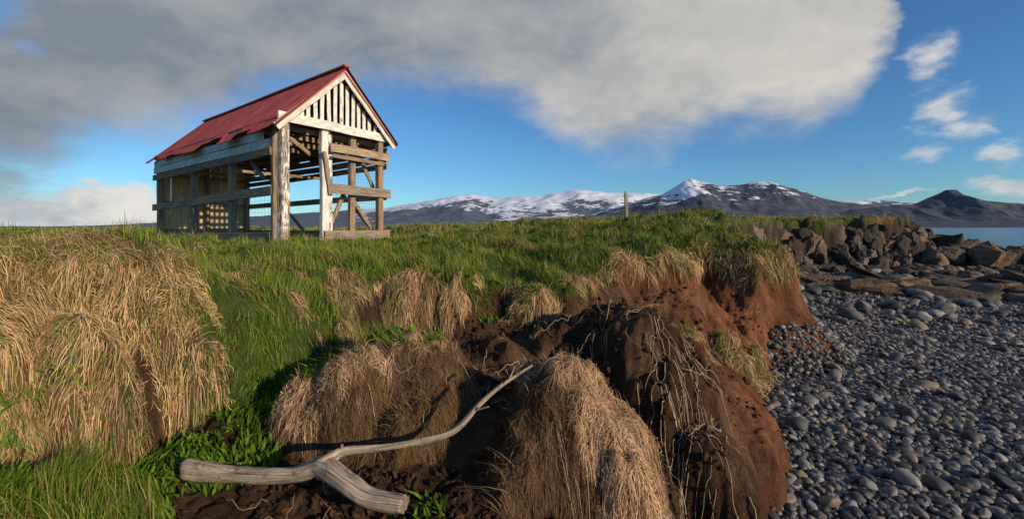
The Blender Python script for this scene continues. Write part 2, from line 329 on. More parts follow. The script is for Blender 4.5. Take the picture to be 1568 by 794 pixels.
def pebble_mesh(i,sub=3,rough=.16,hull=False):
    bm=bmesh.new()
    if hull:
        for _ in range(26):
            v=Vector((random.gauss(0,1),random.gauss(0,1),random.gauss(0,1))).normalized()*random.uniform(.75,1.1); bm.verts.new((max(-.85,min(.8,v.x)),max(-.8,min(.85,v.y)),max(-.78,min(.74,v.z))))
        res=bmesh.ops.convex_hull(bm,input=bm.verts)
        bmesh.ops.delete(bm,geom=[g for g in res['geom_interior'] if isinstance(g,bmesh.types.BMVert)],context='VERTS')
        bmesh.ops.triangulate(bm,faces=bm.faces[:])
        bmesh.ops.subdivide_edges(bm,edges=bm.edges[:],cuts=2,use_grid_fill=True)
        bmesh.ops.triangulate(bm,faces=bm.faces[:])
        o=Vector((random.random()*50,random.random()*50,random.random()*50))
        for v in bm.verts: v.co*=1+.22*mnoise.noise(v.co*1.9+o)+.14*mnoise.noise(v.co*4.5+o)
    else:
        bmesh.ops.create_icosphere(bm,subdivisions=sub,radius=1)
        o=Vector((random.random()*50,random.random()*50,random.random()*50))
        for v in bm.verts:
            v.co*=1+rough*mnoise.noise(v.co*1.1+o)*1.6+rough*.4*mnoise.noise(v.co*2.6+o)
    me=bpy.data.meshes.new('stone'); bm.to_mesh(me); bm.free()
    for p_ in me.polygons: p_.use_smooth=not hull
    return me
def coll(name,meshes,mat):
    c_=bpy.data.collections.new(name)
    for i,me in enumerate(meshes):
        me.materials.append(mat); c_.objects.link(bpy.data.objects.new(f'{name}_{i:02d}',me))
    return c_
def instancer(name,P,rot,scl,c_):
    me=bpy.data.meshes.new(name); n=len(P); me.vertices.add(n); me.vertices.foreach_set('co',np.asarray(P,np.float32).ravel())
    for nm,d in (('rot',rot),('scl',scl)):
        a=me.attributes.new(nm,'FLOAT_VECTOR','POINT'); a.data.foreach_set('vector',np.asarray(d,np.float32).ravel())
    a=me.attributes.new('pick','INT','POINT'); a.data.foreach_set('value',rng.integers(0,len(c_.objects),n).astype(np.int32))
    ob=bpy.data.objects.new(name,me); S.collection.objects.link(ob)
    g=bpy.data.node_groups.new(name,'GeometryNodeTree'); g.interface.new_socket('Geometry',in_out='INPUT',socket_type='NodeSocketGeometry'); g.interface.new_socket('Geometry',in_out='OUTPUT',socket_type='NodeSocketGeometry')
    nd=g.nodes; i=nd.new('NodeGroupInput'); o=nd.new('NodeGroupOutput'); ip=nd.new('GeometryNodeInstanceOnPoints'); ci=nd.new('GeometryNodeCollectionInfo')
    ci.inputs[0].default_value=c_; ci.inputs['Separate Children'].default_value=True; ci.inputs['Reset Children'].default_value=True
    g.links.new(i.outputs[0],ip.inputs['Points']); g.links.new(ci.outputs[0],ip.inputs['Instance']); ip.inputs['Pick Instance'].default_value=True
    for nm,dt,sk in (('rot','FLOAT_VECTOR','Rotation'),('scl','FLOAT_VECTOR','Scale'),('pick','INT','Instance Index')):
        a=nd.new('GeometryNodeInputNamedAttribute'); a.data_type=dt; a.inputs[0].default_value=nm; g.links.new(a.outputs[0],ip.inputs[sk])
    g.links.new(ip.outputs[0],o.inputs[0]); md=ob.modifiers.new('scatter','NODES'); md.node_group=g
    return ob
pebC=coll('pebble_shapes',[pebble_mesh(i) for i in range(10)],M_PEB)
PP=[];RR=[];SS=[]
def layer(x0,x1,y0,y1,sp,ra,rb,prob,lift=.25,pw=1.8):
    xs,ys=np.meshgrid(np.arange(x0,x1,sp),np.arange(y0,y1,sp)); xs=xs.ravel()+rng.uniform(-.5,.5,xs.size)*sp; ys=ys.ravel()+rng.uniform(-.5,.5,ys.size)*sp
    ok=(xs<1.45*ys+.8)&(rng.random(xs.size)<prob); xs,ys=xs[ok],ys[ok]
    z,k=H(xs,ys,True); ok=(k['dS']<.03)&(k['kind']==0)&(z>-.6)&(z<.65)
    xs,ys,z=xs[ok],ys[ok],z[ok]; n=len(xs); s=ra+(rb-ra)*rng.random(n)**pw
    sc=np.stack([s*rng.uniform(.95,1.4,n),s*rng.uniform(.8,1.05,n),s*rng.uniform(.5,.78,n)],-1)
    PP.append(np.stack([xs,ys,z+s*lift],-1)); SS.append(sc); RR.append(np.stack([rng.normal(0,.3,n),rng.normal(0,.3,n),rng.uniform(0,6.28,n)],-1))
layer(.7,12,2.0,9,.042,.015,.032,1.)
layer(.9,20,2.0,18,.085,.028,.054,.92,.45)
layer(1.5,26,3.5,26,.24,.05,.10,.30,.5)
layer(4,30,9,30,.6,.12,.26,.5,.45)
instancer('beach_pebbles',np.concatenate(PP),np.concatenate(RR),np.concatenate(SS),pebC)
print('pebbles',sum(len(a) for a in PP))
hulls=[pebble_mesh(i,2,.9) for i in range(6)]
clC=coll('clod_shapes',hulls,M_CLOD)
x,y=polar(50000,1.8,10,50); z,k=H(x,y,True); ok=(k['green']<.1)&(k['dry']<.1)&(k['dS']>-.12)&(fbm(x*2,y*2,2,71)>.0); x,y,z=x[ok],y[ok],z[ok]; n=len(x)
s=.003+.022*rng.random(n)**5
instancer('soil_clods',np.stack([x,y,z],-1),rng.uniform(0,6.28,(n,3)),np.stack([s*1.4,s,s*.7],-1),clC)
rk=[pebble_mesh(i,hull=True) for i in range(9)]
def rockpile(name,items,mat=M_ROCK):
    Vs=[];Fs=[];o=0
    for (px_,py_,pz_,sx,sy,sz,rot) in items:
        me=random.choice(rk); V=np.empty(len(me.vertices)*3); me.vertices.foreach_get('co',V); V=V.reshape(-1,3)
        Fm=np.empty(len(me.loops),int); me.loops.foreach_get('vertex_index',Fm); Fm=Fm.reshape(-1,3)
        Rm=np.array(Matrix.Rotation(rot,3,'Z')@Matrix.Rotation(random.gauss(0,.25),3,'X')@Matrix.Rotation(random.gauss(0,.25),3,'Y'))
        Vs.append((V*np.array([sx,sy,sz]))@Rm.T+np.array([px_,py_,pz_])); Fs.append(Fm+o); o+=len(V)
    return mesh_np(name,np.concatenate(Vs),np.concatenate(Fs),None,mat,False)
def along(poly,step):
    out=[]
    for (a,b),(c_,d) in zip(poly[:-1],poly[1:]):
        l=math.hypot(c_-a,d-b); m=max(1,int(l/step))
        for i in range(m): out.append((a+(c_-a)*i/m,b+(d-b)*i/m,math.atan2(d-b,c_-a)))
    return out
items=[]
CLIFF=[(8.3,16.2),(10.7,18.7),(13,20.0),(16,20.3),(19,20.9),(20.7,21.7),(21.6,24)]
for a,b,an in along(CLIFF,.42):
    for lv in range(4):
        s=random.uniform(.28,.62)
        items.append((a+random.gauss(0,.15)+.14*(3-lv)*math.sin(an),b+random.gauss(0,.12)-.16*(3-lv)*math.cos(an),.35+lv*.44+random.gauss(0,.12),s*random.uniform(.6,1.1),s*.8,s*random.uniform(.9,1.4),an+random.gauss(0,.5)))
for a,b,an in along(CLIFF,.4):
    if random.random()<.7:
        s=random.uniform(.15,.42); items.append((a+.9*math.sin(an)*random.uniform(.5,1.6),b-.9*math.cos(an)*random.uniform(.5,1.6),.35,s*1.2,s,s*.9,random.uniform(0,6)))
rockpile('rocky_cliff',items)
items=[]
for a,b,an in along([(7.0,15.2),(9.4,13.8),(12,12.6),(14.2,11.8),(17,11.4),(20,11)],.42):
    for w_ in range(3):
        items.append((a+random.gauss(0,.15)+w_*.4,b+random.gauss(0,.15)+w_*.55,.28+w_*.06+random.gauss(0,.04),random.uniform(.5,1.2),random.uniform(.35,.7),random.uniform(.18,.36),an+random.gauss(0,.25)))
rockpile('rock_ledge',items)
items=[]
for _ in range(190):
    a=random.uniform(9,26); b=random.uniform(14,21)+max(0,(a-19)*.4)
    s=random.uniform(.12,.40)
    items.append((a,b,.35,s*1.2,s,s*.8,random.uniform(0,6)))
for a,b,s in [(21.6,19.6,.9),(22.6,20.0,.8),(23.6,19.2,.6),(24.6,19.0,.85),(20.6,20.4,.8),(21.4,21.4,1.2),(25.5,20.5,.9),(19.8,20.2,.7),(22.4,22,.9),(22.0,20.6,1.1),(23.9,20.4,.8),(26.5,20,.9)]:
    items.append((a,b,.35+s*.4,s*.9,s*.8,s*1.1,random.uniform(0,6)))
zz=samp(np.array([i[0] for i in items]),np.array([i[1] for i in items]))
items=[it for it,zq in zip(items,zz) if zq<1.1]
rockpile('shore_boulders',items)
ob=rockpile('field_stone',[(-6.35,8.75,1.86,.17,.15,.19,.5)])
# ---------------------------------------------------------------- tubes
def tube(name,chains,mat,seg=14,nz=.0,cr=True):
    Vs=[];Fs=[];o=0; UV=[]
    for pts,rad in chains:
        pts=np.array(pts,float); rad=np.array(rad,float)
        m=(len(pts)-1)*10+1 if cr else len(pts)
        if cr:
            t=np.linspace(0,len(pts)-1,m); i=np.clip(t.astype(int),0,len(pts)-2); f=(t-i)[:,None]
            g=lambda j: pts[np.clip(j,0,len(pts)-1)]
            p0,p1,p2,p3=g(i-1),g(i),g(i+1),g(i+2)
            C=.5*((2*p1)+(p2-p0)*f+(2*p0-5*p1+4*p2-p3)*f*f+(3*p1-p0-3*p2+p3)*f**3); rd=np.interp(t,range(len(rad)),rad)
        else: C=pts; rd=rad
        T_=norm(np.gradient(C,axis=0)); up=np.array([0,0,1.]); A=norm(np.cross(T_,up)+1e-6); B=np.cross(T_,A)
        a=np.linspace(0,2*math.pi,seg,endpoint=False)
        s=np.cumsum(np.r_[0,np.linalg.norm(np.diff(C,axis=0),axis=1)])
        if nz>0: C=C+rd[:,None]*.2*np.stack([fbm(s*7,s*0+3,2,83),fbm(s*7,s*0+5,2,84),fbm(s*7,s*0+7,2,85)],-1)
        rr_=rd[:,None]*(1+nz*fbm(s[:,None]*4+0*a,3*np.cos(a)[None]+5+0*s[:,None],3,80)+nz*.6*vn(s[:,None]*.8+0*a,np.sin(a)[None]*3+9,81)+nz*.5*fbm(s[:,None]*1.2+0*a,8*a[None]+0*s[:,None],2,82)*np.sin(a/2)[None])
        V=C[:,None]+A[:,None]*(np.cos(a)[None,:,None]*rr_[...,None])+B[:,None]*(np.sin(a)[None,:,None]*rr_[...,None])
        k_=len(C); id_=np.arange(k_*seg).reshape(k_,seg)+o; r2=np.roll(id_,-1,1)
        Fs.append(np.stack([id_[:-1],id_[1:],r2[1:],r2[:-1]],-1).reshape(-1,4))
        V=V.reshape(-1,3); c0=o+len(V); V=np.vstack([V,C[0]-T_[0]*rd[0]*.12,C[-1]+T_[-1]*rd[-1]*.12])
        for row,cc,fl in ((id_[0],c0,0),(id_[-1],c0+1,1)):
            nx=np.roll(row,-1); q_=np.stack([row,nx,np.full(seg,cc),np.full(seg,cc)],-1)
            Fs.append(q_ if not fl else q_[:,[1,0,2,3]])
        Vs.append(V); o+=len(V)
        UV.append(np.c_[np.repeat(s,seg),np.tile(np.arange(seg)/seg,k_)]); UV.append(np.array([[0,.5],[s[-1],.5]]))
    F=np.concatenate(Fs); tri=F[:,2]==F[:,3]
    V=np.concatenate(Vs)
    me=bpy.data.meshes.new(name); me.from_pydata(V.tolist(),[],[f[:3].tolist() if t_ else f.tolist() for f,t_ in zip(F,tri)])
    uv=me.attributes.new('grain','FLOAT_VECTOR','POINT'); u=np.concatenate(UV); u3=np.c_[u,np.zeros(len(u))]; uv.data.foreach_set('vector',u3.astype(np.float32).ravel())
    for p_ in me.polygons: p_.use_smooth=len(p_.vertices)==4
    me.materials.append(mat); ob=bpy.data.objects.new(name,me); S.collection.objects.link(ob); return ob
def drift_mat():
    m,nt=newmat('weathered_driftwood'); n=N(nt); a=n('ShaderNodeAttribute',attribute_name='grain').outputs['Vector']; P=n('ShaderNodeNewGeometry').outputs[0]
    mp=n('ShaderNodeMapping',{0:a,3:(1.6,22.,1)}).outputs[0]
    f=n.noise(mp,2.2,8,.7,.6); g=n.noise(P,14.,5,.65)
    c=n.mix(n.sstep(f,.38,.54),(.09,.062,.045),(.56,.47,.37)); c=n.mix(n.sstep(g,.52,.68),c,(.22,.16,.11))
    b=n('ShaderNodeBump',{'Strength':1.,'Distance':.016,'Height':f}).outputs[0]
    n.out(n('ShaderNodeBsdfPrincipled',{'Base Color':c,'Roughness':.8,'Specular IOR Level':.2,'Normal':b}).outputs[0]); return m
M_DW=drift_mat()
tube('driftwood',[([(-1.966,2.6,.745),(-1.58,2.52,.752),(-1.24,2.45,.80),(-1.07,2.42,.85),(-.893,2.32,.825),(-.73,2.25,.785),(-.547,2.2,.79)],[.058,.048,.038,.049,.047,.044,.042]),
 ([(-1.10,2.43,.845),(-1.03,2.46,.885),(-.962,2.5,.905),(-.711,2.55,.906),(-.37,2.6,.963),(-.199,2.68,1.104),(-.058,2.75,1.2),(.134,2.85,1.29)],[.04,.032,.024,.020,.017,.014,.011,.007]),
 ([(-.985,2.49,.90),(-.975,2.475,.955)],[.016,.007]),([(-.24,2.66,1.07),(-.14,2.6,1.12)],[.008,.004]),([(-.02,2.77,1.22),(.02,2.83,1.29)],[.007,.003])],M_DW,20,.45)
m_,nt_=newmat('root_fibre'); n_=N(nt_); n_.out(n_('ShaderNodeBsdfPrincipled',{'Base Color':(.40,.31,.19,1),'Roughness':.8}).outputs[0])
ch=[]
def rootchain(x0,y0,L,ddx,ddy,rad,wob=.5):
    p=[];x_,y_=x0,y0;d=math.atan2(ddy,ddx); lift=0
    m=int(L/.035)
    for i in range(m):
        g=.04; q5=samp(np.array([x_,x_+g,x_-g,x_,x_]),np.array([y_,y_,y_,y_+g,y_-g])); z_=q5[0]; gx=(q5[1]-q5[2])/(2*g); gy=(q5[3]-q5[4])/(2*g)
        lift=max(.004,min(.09,lift+random.gauss(.002,.016)))
        p.append((x_,y_,z_+lift)); d+=random.gauss(0,wob); st=.035/math.sqrt(1+gx*gx+gy*gy); x_+=math.cos(d)*st-gx*.3*st; y_+=math.sin(d)*st-gy*.3*st
    if len(p)>3: ch.append((p,list(np.linspace(rad,rad*.5,len(p)))))
for _ in range(60): rootchain(random.gauss(1.36,.12),random.gauss(3.5,.25),random.uniform(.3,.9),.1,-1,random.uniform(.002,.0040),.6)
for _ in range(30): rootchain(random.uniform(.2,.95),random.uniform(2.5,3.2),random.uniform(.3,.9),.5,-1,random.uniform(.0018,.003),.35)
for _ in range(22): rootchain(random.uniform(-2,-1.0),random.uniform(2.4,3.2),random.uniform(.2,.6),1,-.4,random.uniform(.0018,.003),.4)
for _ in range(40): rootchain(random.uniform(-.6,1.3),random.uniform(3.4,4.9),random.uniform(.2,.8),.3,-1,random.uniform(.0022,.004),.4)
for _ in range(16): rootchain(random.uniform(1.6,4.6),random.uniform(5.9,7.2),random.uniform(.2,.6),.1,-1,random.uniform(.003,.005),.4)
tube('exposed_roots',ch,m_,5,0,False)
# ---------------------------------------------------------------- shed
shed=bpy.data.objects.new('wooden_shed',None); S.collection.objects.link(shed)
Np=np.array([-4.82,9.04,0]); U=np.array([1.46,2.25,0]); Vv=np.array([-6.62,4.95,0])
uh=U/np.linalg.norm(U); vh=Vv/np.linalg.norm(Vv)
def hp(s,t,z): return Np+s*U+t*Vv+np.array([0,0,z])
def wood_mat(name,sunlit=False):
    m,nt=newmat(name); n=N(nt); uv=n('ShaderNodeAttribute',attribute_name='grain').outputs['Vector']; C=n('ShaderNodeAttribute',attribute_name='Col'); sp=n('ShaderNodeSeparateColor',{0:C.outputs[0]})
    paint,tone,red=sp.outputs[0],sp.outputs[1],sp.outputs[2]
    mp=n('ShaderNodeMapping',{0:uv,3:(1.2,14.,14.)}).outputs[0]
    f=n.noise(mp,2.5,8,.7,.5); g=n.noise(n('ShaderNodeMapping',{0:uv,3:(3.,8.,8.)}).outputs[0],2.,6,.65)
    h_=n.noise(n('ShaderNodeMapping',{0:uv,3:(1.,2.,2.)}).outputs[0],1.1,3,.5)
    if sunlit:  # yellow board wood, brightened so sunlight on the back wall is painted in
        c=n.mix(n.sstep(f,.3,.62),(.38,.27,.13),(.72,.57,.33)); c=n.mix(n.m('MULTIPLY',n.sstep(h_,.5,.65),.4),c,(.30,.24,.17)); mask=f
    else:
        wood=n.mix(n.sstep(f,.33,.62),(.05,.032,.02),(.26,.165,.095)); wood=n.mix(tone,wood,n.mix(n.sstep(f,.3,.6),(.14,.10,.065),(.42,.33,.22)))
        wood=n.mix(n.m('MULTIPLY',n.sstep(h_,.45,.62),.75),wood,n.mix(n.sstep(f,.3,.65),(.07,.065,.058),(.27,.25,.22)))
        pc=n.mix(n.sstep(g,.35,.65),(.50,.51,.47),(.80,.79,.74)); pc=n.mix(red,pc,(.42,.09,.06))
        mask=n.sstep(n.m('ADD',n.m('MULTIPLY',g,.6),n.m('ADD',n.m('MULTIPLY',f,.5),n.m('SUBTRACT',paint,1.))),-.02,.06)
        mask=n.m('MULTIPLY',mask,n.m('GREATER_THAN',paint,.02))
        c=n.mix(mask,wood,pc)
    b=n('ShaderNodeBump',{'Strength':.6,'Distance':.01,'Height':n.m('ADD',f,n.m('MULTIPLY',mask,.3))}).outputs[0]
    n.out(n('ShaderNodeBsdfPrincipled',{'Base Color':c,'Roughness':.8,'Specular IOR Level':.25,'Normal':b}).outputs[0]); return m
M_WOOD=wood_mat('weathered_timber'); M_SUNLIT=wood_mat('painted_sunlit_boards',True)
class Beams:
    def __init__(s): s.V=[];s.F=[];s.C=[];s.G=[];s.o=0
    def add(s,p0,p1,w,d,side,paint=0.,tone=.3,red=0.,jit=.008,bn=.005):
        p0=np.array(p0,float)+rng.normal(0,jit,3);p1=np.array(p1,float)+rng.normal(0,jit,3)
        ax=norm(p1-p0); B=norm(np.cross(ax,side)); A=np.cross(B,ax); L=np.linalg.norm(p1-p0); k=6
        c=min(w,d)*.12; sh=[(-w/2+c,-d/2),(w/2-c,-d/2),(w/2,-d/2+c),(w/2,d/2-c),(w/2-c,d/2),(-w/2+c,d/2),(-w/2,d/2-c),(-w/2,-d/2+c)]
        ru,rv=rng.random()*50,rng.random()*50
        ts=np.linspace(0,1,k); bend=rng.normal(0,bn,(k,2))
        for i,t in enumerate(ts):
            for j,(a,b) in enumerate(sh):
                ww=1+rng.normal(0,.012)
                s.V.append(p0+ax*L*t+A*(a*ww+bend[i,0])+B*(b*ww+bend[i,1])); s.G.append((L*t+ru,a+rv,b)); s.C.append((paint,tone*rng.uniform(.85,1.15),red))
        for i in range(k-1):
            for j in range(8):
                a=s.o+i*8+j; b=s.o+i*8+(j+1)%8; s.F.append((a,b,b+8,a+8))
        s.F.append(tuple(s.o+j for j in range(7,-1,-1))); s.F.append(tuple(s.o+(k-1)*8+j for j in range(8))); s.o+=k*8
    def make(s,name,mat=M_WOOD,parent=shed):
        me=bpy.data.meshes.new(name); me.from_pydata([tuple(v) for v in s.V],[],s.F)
        a=me.attributes.new('grain','FLOAT_VECTOR','POINT'); a.data.foreach_set('vector',np.array(s.G,np.float32).ravel())
        a=me.attributes.new('Col','FLOAT_COLOR','POINT'); a.data.foreach_set('color',np.c_[np.array(s.C),np.ones(len(s.C))].astype(np.float32).ravel())
        me.materials.append(mat); me.update(); ob=bpy.data.objects.new(name,me); S.collection.objects.link(ob); ob.parent=parent; return ob
ZB=1.62; WT=4.46; ZUP=np.array([0,0,1.])
b=Beams()
b.add(hp(.012,.0,ZB),hp(.012,.0,WT),.17,.19,uh,.45,.5); b.add(hp(-.035,.018,ZB),hp(-.035,.018,WT-.1),.12,.10,vh,.1,.3)
b.add(hp(.36,0,ZB),hp(.36,0,WT),.17,.14,uh,.80,.6); b.add(hp(.66,.012,ZB),hp(.66,.012,WT),.15,.12,uh,.15,.7); b.add(hp(.945,0,ZB),hp(.945,0,WT-.02),.15,.16,uh,.2,.5)
b.add(hp(.43,.01,ZB),hp(.43,.01,WT),.10,.10,uh,.5,.3)
for t in (.307,.616,.995):
    b.add(hp(0,t,ZB),hp(0,t,WT),.17,.15,vh,.2,.7)
for t in (.35,.7,.995): b.add(hp(1,t,ZB),hp(1,t,WT),.14,.14,vh,.1,.6)
b.add(hp(.5,.995,ZB),hp(.5,.995,WT+.5),.12,.12,uh,0,.5)
b.make('posts')
b=Beams(); FO=-vh*.10
b.add(hp(-.06,0,4.50)+FO*1.25,hp(1.03,0,4.50)+FO*1.25,.20,.05,ZUP,.88,.8)
b.add(hp(.40,0,4.03)+FO,hp(1.02,0,4.03)+FO,.19,.045,ZUP,.12,1.1); b.add(hp(.42,0,3.85)+FO*1.,hp(.98,0,3.86)+FO,.09,.03,ZUP,.0,.3)
b.add(hp(.38,0,3.10)+FO*1.1,hp(1.04,0,3.08)+FO*1.1,.22,.05,ZUP,.1,.6)
b.add(hp(.34,0,3.9)+FO*1.2,hp(.39,0,2.95)+FO*1.2,.09,.03,uh,.0,.7)
b.add(hp(.34,0,2.02)+FO,hp(1.04,0,2.04)+FO,.22,.06,ZUP,.1,.6); b.add(hp(.0,0,1.84)+FO*.6,hp(1,0,1.88)+FO*.2,.2,.08,ZUP,.0,.4)
b.add(hp(.45,.03,2.1),hp(.63,.03,3.1),.10,.05,uh,.0,.8); b.add(hp(.93,.03,2.1),hp(.70,.03,2.95),.09,.05,uh,.0,.7); b.add(hp(.95,.03,3.2),hp(.72,.03,4.3),.09,.05,uh,.0,.7)
b.add(hp(.10,.06,4.3),hp(.34,.06,3.9),.09,.05,uh,.0,.5)
b.make('front_rails')
b=Beams(); RZ=5.80
def slope(s): return WT+.05+(RZ-WT-.05)*(1-abs(s-.5)/.5)
for s in np.arange(.085,.93,.0605):
    zt=slope(s)-.07
    if zt>4.72: b.add(hp(s,0,4.58)+FO*.75,hp(s,0,zt)+FO*.75,.092,.028,uh,.85 if rng.random()<.8 else .55,.7,bn=.0015)
for sg in (0,1):
    s0=-.09 if sg==0 else 1.07
    b.add(hp(s0,-.028,slope(s0)-.03),hp(.5,-.028,RZ-.03),.17,.035,ZUP,.80,.7,.12); b.add(hp(s0,-.034,slope(s0)+.035),hp(.5,-.034,RZ+.035),.07,.03,ZUP,.70,.5,.8)
b.make('gable')
b=Beams(); SO_=-uh*.10
b.add(hp(0,-.01,4.43)+SO_,hp(0,1.01,4.43)+SO_,.13,.06,ZUP,.0,.15); b.add(hp(0,.07,4.19)+SO_*1.2,hp(0,1.0,4.22)+SO_*1.2,.17,.035,ZUP,.72,.5)
b.add(hp(0,.03,3.99)+SO_*1.2,hp(0,1.0,4.02)+SO_*1.2,.19,.035,ZUP,.75,.5); b.add(hp(0,.02,3.79)+SO_*1.4,hp(0,1.01,3.80)+SO_*1.4,.17,.045,ZUP,.1,.3)
b.add(hp(0,.02,2.98)+SO_*1.3,hp(0,1.01,2.84)+SO_*1.3,.20,.05,ZUP,.15,.5); b.add(hp(0,.03,1.98)+SO_*1.,hp(0,.99,1.84)+SO_,.25,.08,ZUP,.1,.4)
b.add(hp(0,.10,3.3),hp(0,.30,4.3),.09,.05,vh,.0,.3)
b.make('side_planks')
b=Beams(); SI=uh*.10
for z_,w_,pt in ((4.4,.16,0),(4.2,.17,.3),(4.0,.17,.0),(3.8,.15,0),(3.0,.17,0),(2.0,.20,0)):
    b.add(hp(1,0.0,z_)+SI,hp(1,1,z_)+SI,w_,.04,ZUP,pt,.6)
b.add(hp(1,.05,2.1),hp(1,.22,3.1),.10,.05,vh,0,.6); b.add(hp(1,.5,2.1),hp(1,.7,3.1),.10,.05,vh,0,.6)
b.make('far_side_planks')
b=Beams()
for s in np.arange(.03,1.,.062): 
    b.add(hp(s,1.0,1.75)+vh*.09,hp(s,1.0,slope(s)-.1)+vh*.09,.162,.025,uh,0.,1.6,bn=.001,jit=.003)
b.make('back_wall_boards',M_SUNLIT)
b=Beams()
for z_ in (2.1,3.0,3.9): b.add(hp(0,1,z_)+vh*.04,hp(1,1,z_)+vh*.04,.12,.05,ZUP,0,.7)
b.make('back_wall_rails')
b=Beams()
for t in np.linspace(.03,.98,10):
    b.add(hp(-.05,t,slope(-.05)-.14),hp(.5,t,RZ-.12),.11,.05,ZUP,0,.4); b.add(hp(1.05,t,slope(1.05)-.14),hp(.5,t,RZ-.12),.11,.05,ZUP,0,.4)
    if t<.9: b.add(hp(0,t,4.38),hp(1,t,4.38),.12,.06,ZUP,0,.5)
b.add(hp(.5,0,RZ-.1),hp(.5,1,RZ-.1),.12,.05,ZUP,0,.4)
for s in (.25,.75): b.add(hp(s,.02,4.3),hp(s,.98,4.3),.08,.06,ZUP,0,.7)
for t,z_ in ((.3,3.6),(.62,3.75)): b.add(hp(.02,t,z_),hp(.98,t,z_),.07,.07,ZUP,0,.8)
for s in np.arange(.08,1,.11): b.add(hp(s,.02,1.84),hp(s,.98,1.80),.2,.03,uh,0,.5)
b.make('rafters_and_floor')
def roof_mat():
    m,nt=newmat('rusty_red_corrugated_iron'); n=N(nt); P=n('ShaderNodeTexCoord').outputs['Object']; a=n('ShaderNodeAttribute',attribute_name='grain').outputs['Vector']
    st=n.noise(n('ShaderNodeMapping',{0:a,3:(9.,.6,1)}).outputs[0],2.,6,.7); f=n.noise(P,2.2,8,.7)
    c=n.mix(n.sstep(st,.35,.65),(.135,.018,.024),(.27,.060,.066)); c=n.mix(n.m('MULTIPLY',n.sstep(f,.5,.68),.5),c,(.34,.17,.16)); c=n.mix(n.sstep(n.m('ADD',f,n.m('MULTIPLY',st,.5)),.80,.92),c,(.09,.035,.02))
    n.out(n('ShaderNodeBsdfPrincipled',{'Base Color':c,'Roughness':.65,'Specular IOR Level':.3}).outputs[0]); return m
M_ROOF=roof_mat()
Lr=np.linalg.norm(Vv)
for nm,s0 in (('roof_slope_left',-.105),('roof_slope_right',1.085)):
    nc_=1100; nr_=10; t=np.linspace(-.045,1.02,nc_); ph=t*Lr/.115*2*math.pi
    W=np.linspace(0,1,nr_)
    sheet=np.floor(t*Lr/.8).astype(int); hs=rng.normal(0,.015,40)[sheet%40]; es=rng.normal(0,.022,40)[sheet%40]
    V=[];G=[]
    for w_ in W:
        s=s0+(.5-s0)*w_; s=s+(es*(1-w_)*(1 if s0<0 else -1))
        P_=Np[None]+s[:,None]*U
        P_=P_+t[:,None]*Vv
        sl=WT+.12+(RZ+.10-WT-.12)*(1-np.abs(s-.5)/.5)
        P_=P_+np.stack([0*t,0*t,sl+.021*np.sin(ph)+hs*(1-w_)+.04*fbm(t*9,w_*3+0*t,3,5)*(1-w_)],-1)
        V.append(P_); G.append(np.stack([t*Lr,np.full(nc_,w_*2),0*t],-1))
    V=np.concatenate(V); G=np.concatenate(G); id_=np.arange(nr_*nc_).reshape(nr_,nc_)
    F=np.stack([id_[:-1,:-1],id_[1:,:-1],id_[1:,1:],id_[:-1,1:]],-1).reshape(-1,4)
    ob=mesh_np(nm,V,F,None,M_ROOF,True,shed); a=ob.data.attributes.new('grain','FLOAT_VECTOR','POINT'); a.data.foreach_set('vector',G.astype(np.float32).ravel())
b=Beams(); b.add(hp(.5,-.045,RZ+.12),hp(.5,1.02,RZ+.12),.05,.14,ZUP,.9,.2,1.0); b.make('ridge_cap')
ch=[]
def wire(p,q,r_=.0028): ch.append(([tuple(p),tuple((np.array(p)+q)/2),tuple(q)],[r_]*3))
for i in range(60):
    s=.46+i*.009
    if i%3==0: wire(hp(s,0,2.2)+FO*.3,hp(s+.03,0,4.4)+FO*.3,.002)
for i in range(26): z_=2.2+i*.085; wire(hp(.45,0,z_)+FO*.3,hp(.98,0,z_)+FO*.3,.0015)
for i in range(30): t=.02+i*.02; wire(hp(0,t,2.05)+SO_*.5,hp(0,t+.004,2.9)+SO_*.5,.0018)
for i in range(9): z_=2.1+i*.085; wire(hp(0,.02,z_)+SO_*.5,hp(0,.62,z_)+SO_*.5,.0018)
m2,nt2=newmat('rusty_wire'); n2=N(nt2); n2.out(n2('ShaderNodeBsdfPrincipled',{'Base Color':(.12,.07,.045,1),'Roughness':.7}).outputs[0])
ob=tube('wire_netting',ch,m2,4,0,False); ob.parent=shed
post=bpy.data.objects.new('wooden_post',None); S.collection.objects.link(post)
b=Beams(); b.add((4.27,16,2.1),(4.22,16,3.44),.11,.11,np.array([1.,0,0]),0,.9); b.add((4.215,16,3.42),(4.20,16,3.54),.06,.07,np.array([1.,0,0]),0,.9); b.make('shaft',parent=post)
